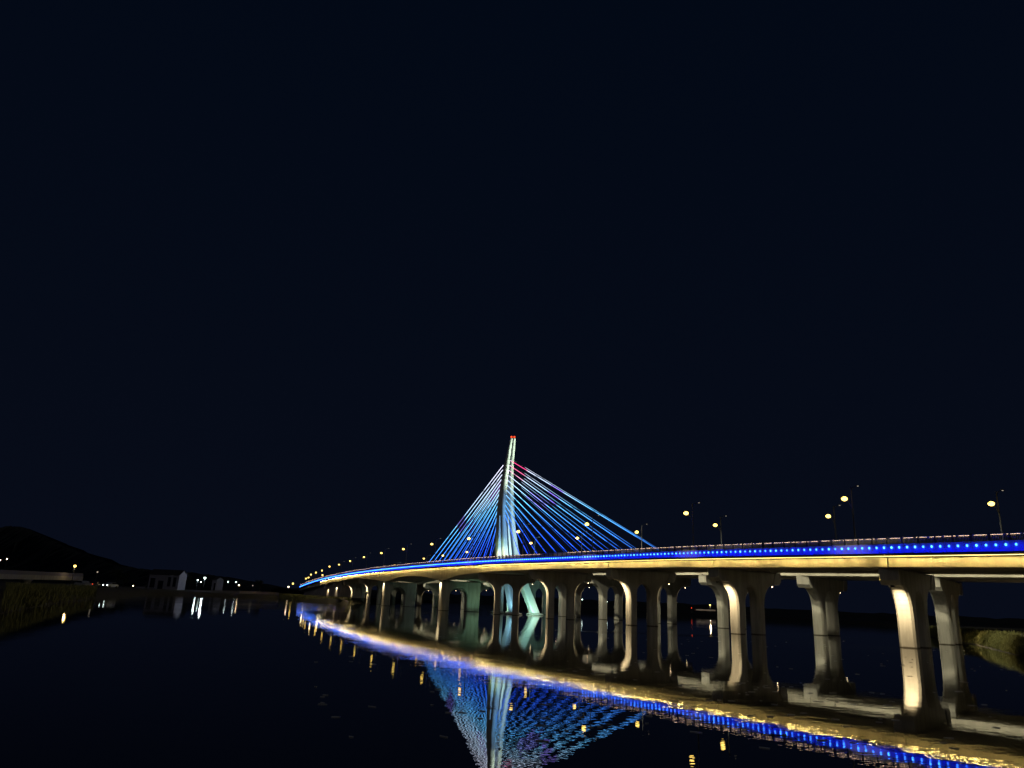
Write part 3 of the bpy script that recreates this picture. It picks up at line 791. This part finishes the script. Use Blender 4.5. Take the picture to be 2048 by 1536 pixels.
def house(x0, x1, yt, yb, Y, depth, name, label, wins, roof_px=None, gable=0.):
    A = at(x0, yb, Y); B = at(x1, yb, Y - gable); h = at(x0, yt, Y)[2]
    ax = (B - A) * np.array([1, 1, 0]); L = np.linalg.norm(ax); ax /= L; ay = np.array([-ax[1], ax[0], 0]); z0 = .8
    t = empty('house' if name is None else name, np.array([A[0], A[1], z0]), label, 'house')
    g = lambda x, y, z: np.array([A[0], A[1], 0]) + x * ax + y * ay + np.array([0, 0, z])
    rh = h + depth * .34
    m = MB(); m.add([g(0, 0, z0), g(L, 0, z0), g(L, depth, z0), g(0, depth, z0), g(0, 0, h), g(L, 0, h), g(L, depth, h), g(0, depth, h), g(0, depth / 2, rh), g(L, depth / 2, rh)],
                    [(0, 1, 5, 4), (1, 2, 6, 9, 5), (2, 3, 7, 6), (3, 0, 4, 8, 7), (0, 3, 2, 1)])
    m.build('wall', white_wall, t)
    m = MB()
    for a in (0, 1):
        y0, y1 = (-.5, depth / 2) if a == 0 else (depth + .5, depth / 2)
        zz = h - .17
        p = [g(-.4, y0, zz), g(L + .4, y0, zz), g(L + .4, y1, rh + .02), g(-.4, y1, rh + .02)]
        m.hexa(p + [q + np.array([0, 0, .16]) for q in p])
    m.build('roof', roof_tile, t)
    for (a, b, c, d, nm) in wins:
        m = MB(); m.add([g(L * a, -.06, z0 + (h - z0) * c), g(L * b, -.06, z0 + (h - z0) * c), g(L * b, -.06, z0 + (h - z0) * d), g(L * a, -.06, z0 + (h - z0) * d),
                         g(L * a, .05, z0 + (h - z0) * c), g(L * b, .05, z0 + (h - z0) * c), g(L * b, .05, z0 + (h - z0) * d), g(L * a, .05, z0 + (h - z0) * d)],
                        [(0, 1, 2, 3), (4, 7, 6, 5), (0, 4, 5, 1), (1, 5, 6, 2), (2, 6, 7, 3), (3, 7, 4, 0)])
        m.build(nm, glass_dark, t)
    return t, g, L
hs1, hg, hL = house(297, 357, 1147, 1163, 330, 5.5, None, 'long white house with dark roof and bright gable end on the far bank',
      [(.06, .22, .2, .75, 'window'), (.33, .50, .05, .62, 'door'), (.64, .74, .3, .85, 'window'), (.82, .92, .3, .85, 'window')], gable=2.5)
house(424, 433, 1159, 1166, 352, 3, None, 'tiny white house beside the bright greenish lamp on the far bank', [(.5, .85, .05, .75, 'door')], gable=6)
m = MB(); g1 = at(272, 1172, 300); g2 = at(290, 1172.5, 300)
m.box(g1[0], g2[0], g1[1], g1[1] + .3, .6, 2.2)
for q in np.linspace(g1[0], g2[0] - .4, 5): m.box(q, q + .4, g1[1] - .06, g1[1] + .36, .6, 2.45)
tag(m.build('garden_wall', white_wall), 'short pale wall low on the bank left of the white house', 'wall')
gw = at(376, 1160, 312)
globe_lamp(410, 1156, 330, 'brightest greenish white lamp on the far bank, right of the white house', E_WHITE, .42, 5, 600, (.82, .86, 1.))
globe_lamp(395.5, 1160, 330, 'smaller white lamp just left of the brightest lamp', E_WHITE, .26, 4, 150, (.8, 1, .95))
globe_lamp(402, 1164, 328, 'small low white lamp below the brightest lamp', E_WHITE, .22, 3)
globe_lamp(456, 1163.5, 345, 'left one of two equal white lamps on the dark far bank', E_WHITE, .22, 4)
globe_lamp(472.5, 1164, 345, 'right one of two equal white lamps on the dark far bank', E_WHITE, .22, 4)
globe_lamp(478, 1170.5, 340, 'tiny warm lamp low beside the pair of white lamps', E_WARM, .26, 3)
globe_lamp(505.5, 1171, 340, 'faintest bluish lamp alone on the far bank near the river wall end', E_LAMP2, .24, 3)
globe_lamp(577, 1173.5, 370, 'small warm lamp low on the bank left of the lit bridge end', E_WARM, .32, 3)
globe_lamp(266.5, 1171.5, 300, 'tiny warm lamp left of the short pale wall', E_WARM, .2, 2)
globe_lamp(150, 1132, 220, 'orange street lamp at the right end of the small dark bridge', E_LAMP, .36, 6.5, 120, (1, .7, .35))
globe_lamp(195, 1144, 260, 'faint pale lamp above the parked cars right of the small dark bridge', E_LAMP2, .25, 4)
globe_lamp(14, 1118, 260, 'dim yellow lamp on the hillside over the small dark bridge, inner of two', E_WARM, .2, 4)
globe_lamp(0, 1120, 260, 'dim yellow lamp on the hillside at the left edge of the photo', E_WARM, .2, 4)
globe_lamp(1420, 1210, 606, 'lone yellow lamp far away seen between two piers over a lit strip of road', E_LAMP, .6, 7, 9000, (1, .8, .45))
globe_lamp(1383, 1216, 620, 'tiny red light left of the lone far yellow lamp', E_RED, .3, 4)
globe_lamp(1164.5, 1199, 420, 'left of two tiny white lights seen through the arches under the bridge', E_WHITE, .26, 5)
globe_lamp(1214.5, 1203.3, 420, 'right of two tiny white lights seen through the arches under the bridge', E_WHITE, .22, 5)
# lit strip of road below the lone far lamp
p1 = at(1392, 1217.6, 618); p2 = at(1431, 1219, 618)
m = MB(); m.box(p1[0], p2[0], p1[1], p1[1] + 6, p1[2] - 1.2, p1[2] - .1)
tag(m.build('quay_wall', white_wall), 'pale quay edge below the lone far yellow lamp', 'wall')

# small dark bridge on the left bank
a = at(-40, 1144, 170); b = at(166, 1154, 235)
ax = (b - a) * np.array([1, 1, 0]); L = np.linalg.norm(ax); ax /= L; ay = np.array([-ax[1], ax[0], 0])
sb = empty('small_bridge', (a[0], a[1], 0), 'small dark low bridge with a pale parapet on the left bank under the hill', 'bridge')
zt0 = at(-40, 1137.5, 170)[2]; zt1 = at(166, 1147, 235)[2]
gz = lambda x, y, z: np.array([a[0], a[1], 0]) + x * ax + y * ay + np.array([0, 0, z])
def slab(nm, y0, y1, d0, d1, mt):
    m = MB(); m.sweep([[gz(x, y0, z - d1), gz(x, y1, z - d1), gz(x, y1, z - d0), gz(x, y0, z - d0)] for x, z in ((0, zt0), (L, zt1))]); return m.build(nm, mt, sb)
slab('parapet', 0, .25, 0, .95, white_wall); slab('deck', -.1, 6, .98, 2.1, concrete)
for xx in (45, 106):
    q = at(xx, 1160, 200); t = min(1, max(0, (np.array([q[0] - a[0], q[1] - a[1], 0]) @ ax) / L))
    P = gz(t * L, 2, 0)
    m = MB(); m.tube([(P[0], P[1], z) for z in (.4, zt0 + (zt1 - zt0) * t - 3.0, zt0 + (zt1 - zt0) * t - 2.12)], [.7, .7, 1.4], 12); m.build('pier', concrete, sb)
# parked cars at the left bank
def car(x, y, Y, ang, paint, label, tail=False, head=False):
    P = at(x, y, Y); P[2] = 1.75
    t = empty('parked_car', P, label, 'car')
    ca, sa = math.cos(ang), math.sin(ang); ax = np.array([ca, sa, 0]); ay = np.array([-sa, ca, 0])
    prof = [(-2.1, .3), (-2.15, .75), (-1.9, .95), (-1.1, 1.0), (-.6, 1.42), (.9, 1.45), (1.6, 1.0), (2.05, .9), (2.1, .3)]
    m = MB(); m.sweep([[P + x_ * ax + v * ay + np.array([0, 0, z_]) for x_, z_ in prof] for v in (-.85, .85)]); m.build('body', paint, t, bevel=.05)
    m = MB()
    m.sweep([[P + x_ * ax + v * ay + np.array([0, 0, z_]) for x_, z_ in [(-.95, 1.02), (-.55, 1.36), (.85, 1.38), (1.4, 1.02)]] for v in (-.87, .87)]); m.build('window', glass_dark, t)
    for wx in (-1.3, 1.3):
        for v in (-.86, .66):
            m = MB(); m.tube([P + wx * ax + v * ay + np.array([0, 0, .32]), P + wx * ax + (v + .2) * ay + np.array([0, 0, .32])], .32, 12); m.build('wheel', tyre, t)
    for v in (-.62, .62):
        if head:
            m = MB(); m.ball(P + (-2.13) * ax + v * ay + np.array([0, 0, .72]), .13, 8, 5); m.build('headlight', E_WHITE, t)
        if tail:
            m = MB(); m.ball(P + (-2.12) * ax + v * ay + np.array([0, 0, .78]), .16, 8, 5, (1, 1.5, .8)); m.build('tail_light', E_RED, t)
    return t
car(187, 1168, 190, rad(95), car_dark, 'dark parked car showing red tail lights on the left bank', tail=True)
car(222, 1167, 205, rad(80), car_light, 'silver car with bright white headlights on the left bank', head=True)
car(165, 1174, 170, rad(150), car_light, 'small pale unlit car parked by the left water edge')
# trees as dark crowns on the far left bank
def tree(x, y, Y, hgt, label, seed):
    r = np.random.default_rng(seed); P = at(x, y, Y); P[2] = 1.6
    t = empty('tree', P, label, 'tree', 'trees on the left bank')
    m = MB(); m.tube([P, P + np.array([.1, 0, hgt * .5]), P + np.array([.2, .1, hgt * .8])], [.2, .13, .05], 7)
    for k in range(5):
        a0 = r.random() * 6.28; z = hgt * (.35 + .1 * k); m.tube([P + np.array([.1, 0, z]), P + np.array([math.cos(a0) * hgt * .22, math.sin(a0) * hgt * .22, z + hgt * .18])], [.08, .03], 5)
    m.build('trunk', bark, t)
    m = MB()
    for k in range(9):
        c = P + np.array([r.normal(0, hgt * .16), r.normal(0, hgt * .16), hgt * (.45 + .5 * r.random())])
        for _ in range(110):
            p = c + r.normal(0, hgt * .075, 3); u = r.normal(0, 1, 3); u /= np.linalg.norm(u); v = np.cross(u, r.normal(0, 1, 3)); v /= np.linalg.norm(v); q = .16 + .1 * r.random()
            m.add([p - u * q, p + v * q * .5, p + u * q, p - v * q * .5], [(0, 1, 2, 3)])
    m.build('crown', foliage, t, fix=False)
for i, (x, Y, hh_) in enumerate([(232, 300, 7), (246, 300, 6), (380, 350, 8), (445, 360, 6), (520, 360, 6)]):
    tree(x, 1168, Y, hh_, ['dark bushy tree left of the white house, left of two', 'dark bushy tree close to the left end of the white house', 'dark tree just right of the white house gable', 'dark tree behind the two equal white lamps', 'dark tree above the river wall near the bridge end'][i], 30 + i)

# ------------------------------------------------------------------ render settings
sc.view_settings.view_transform = 'Standard'; sc.view_settings.look = 'None'; sc.view_settings.exposure = 0.0; sc.view_settings.gamma = 1.0
sc.render.engine = 'CYCLES'
cy = sc.cycles
cy.use_denoising = True; cy.max_bounces = 5; cy.diffuse_bounces = 3; cy.glossy_bounces = 3; cy.caustics_reflective = True; cy.blur_glossy = 1.0; cy.caustics_refractive = False
cy.sample_clamp_indirect = 6; cy.sample_clamp_direct = 0
try: cy.use_light_tree = True
except Exception: pass
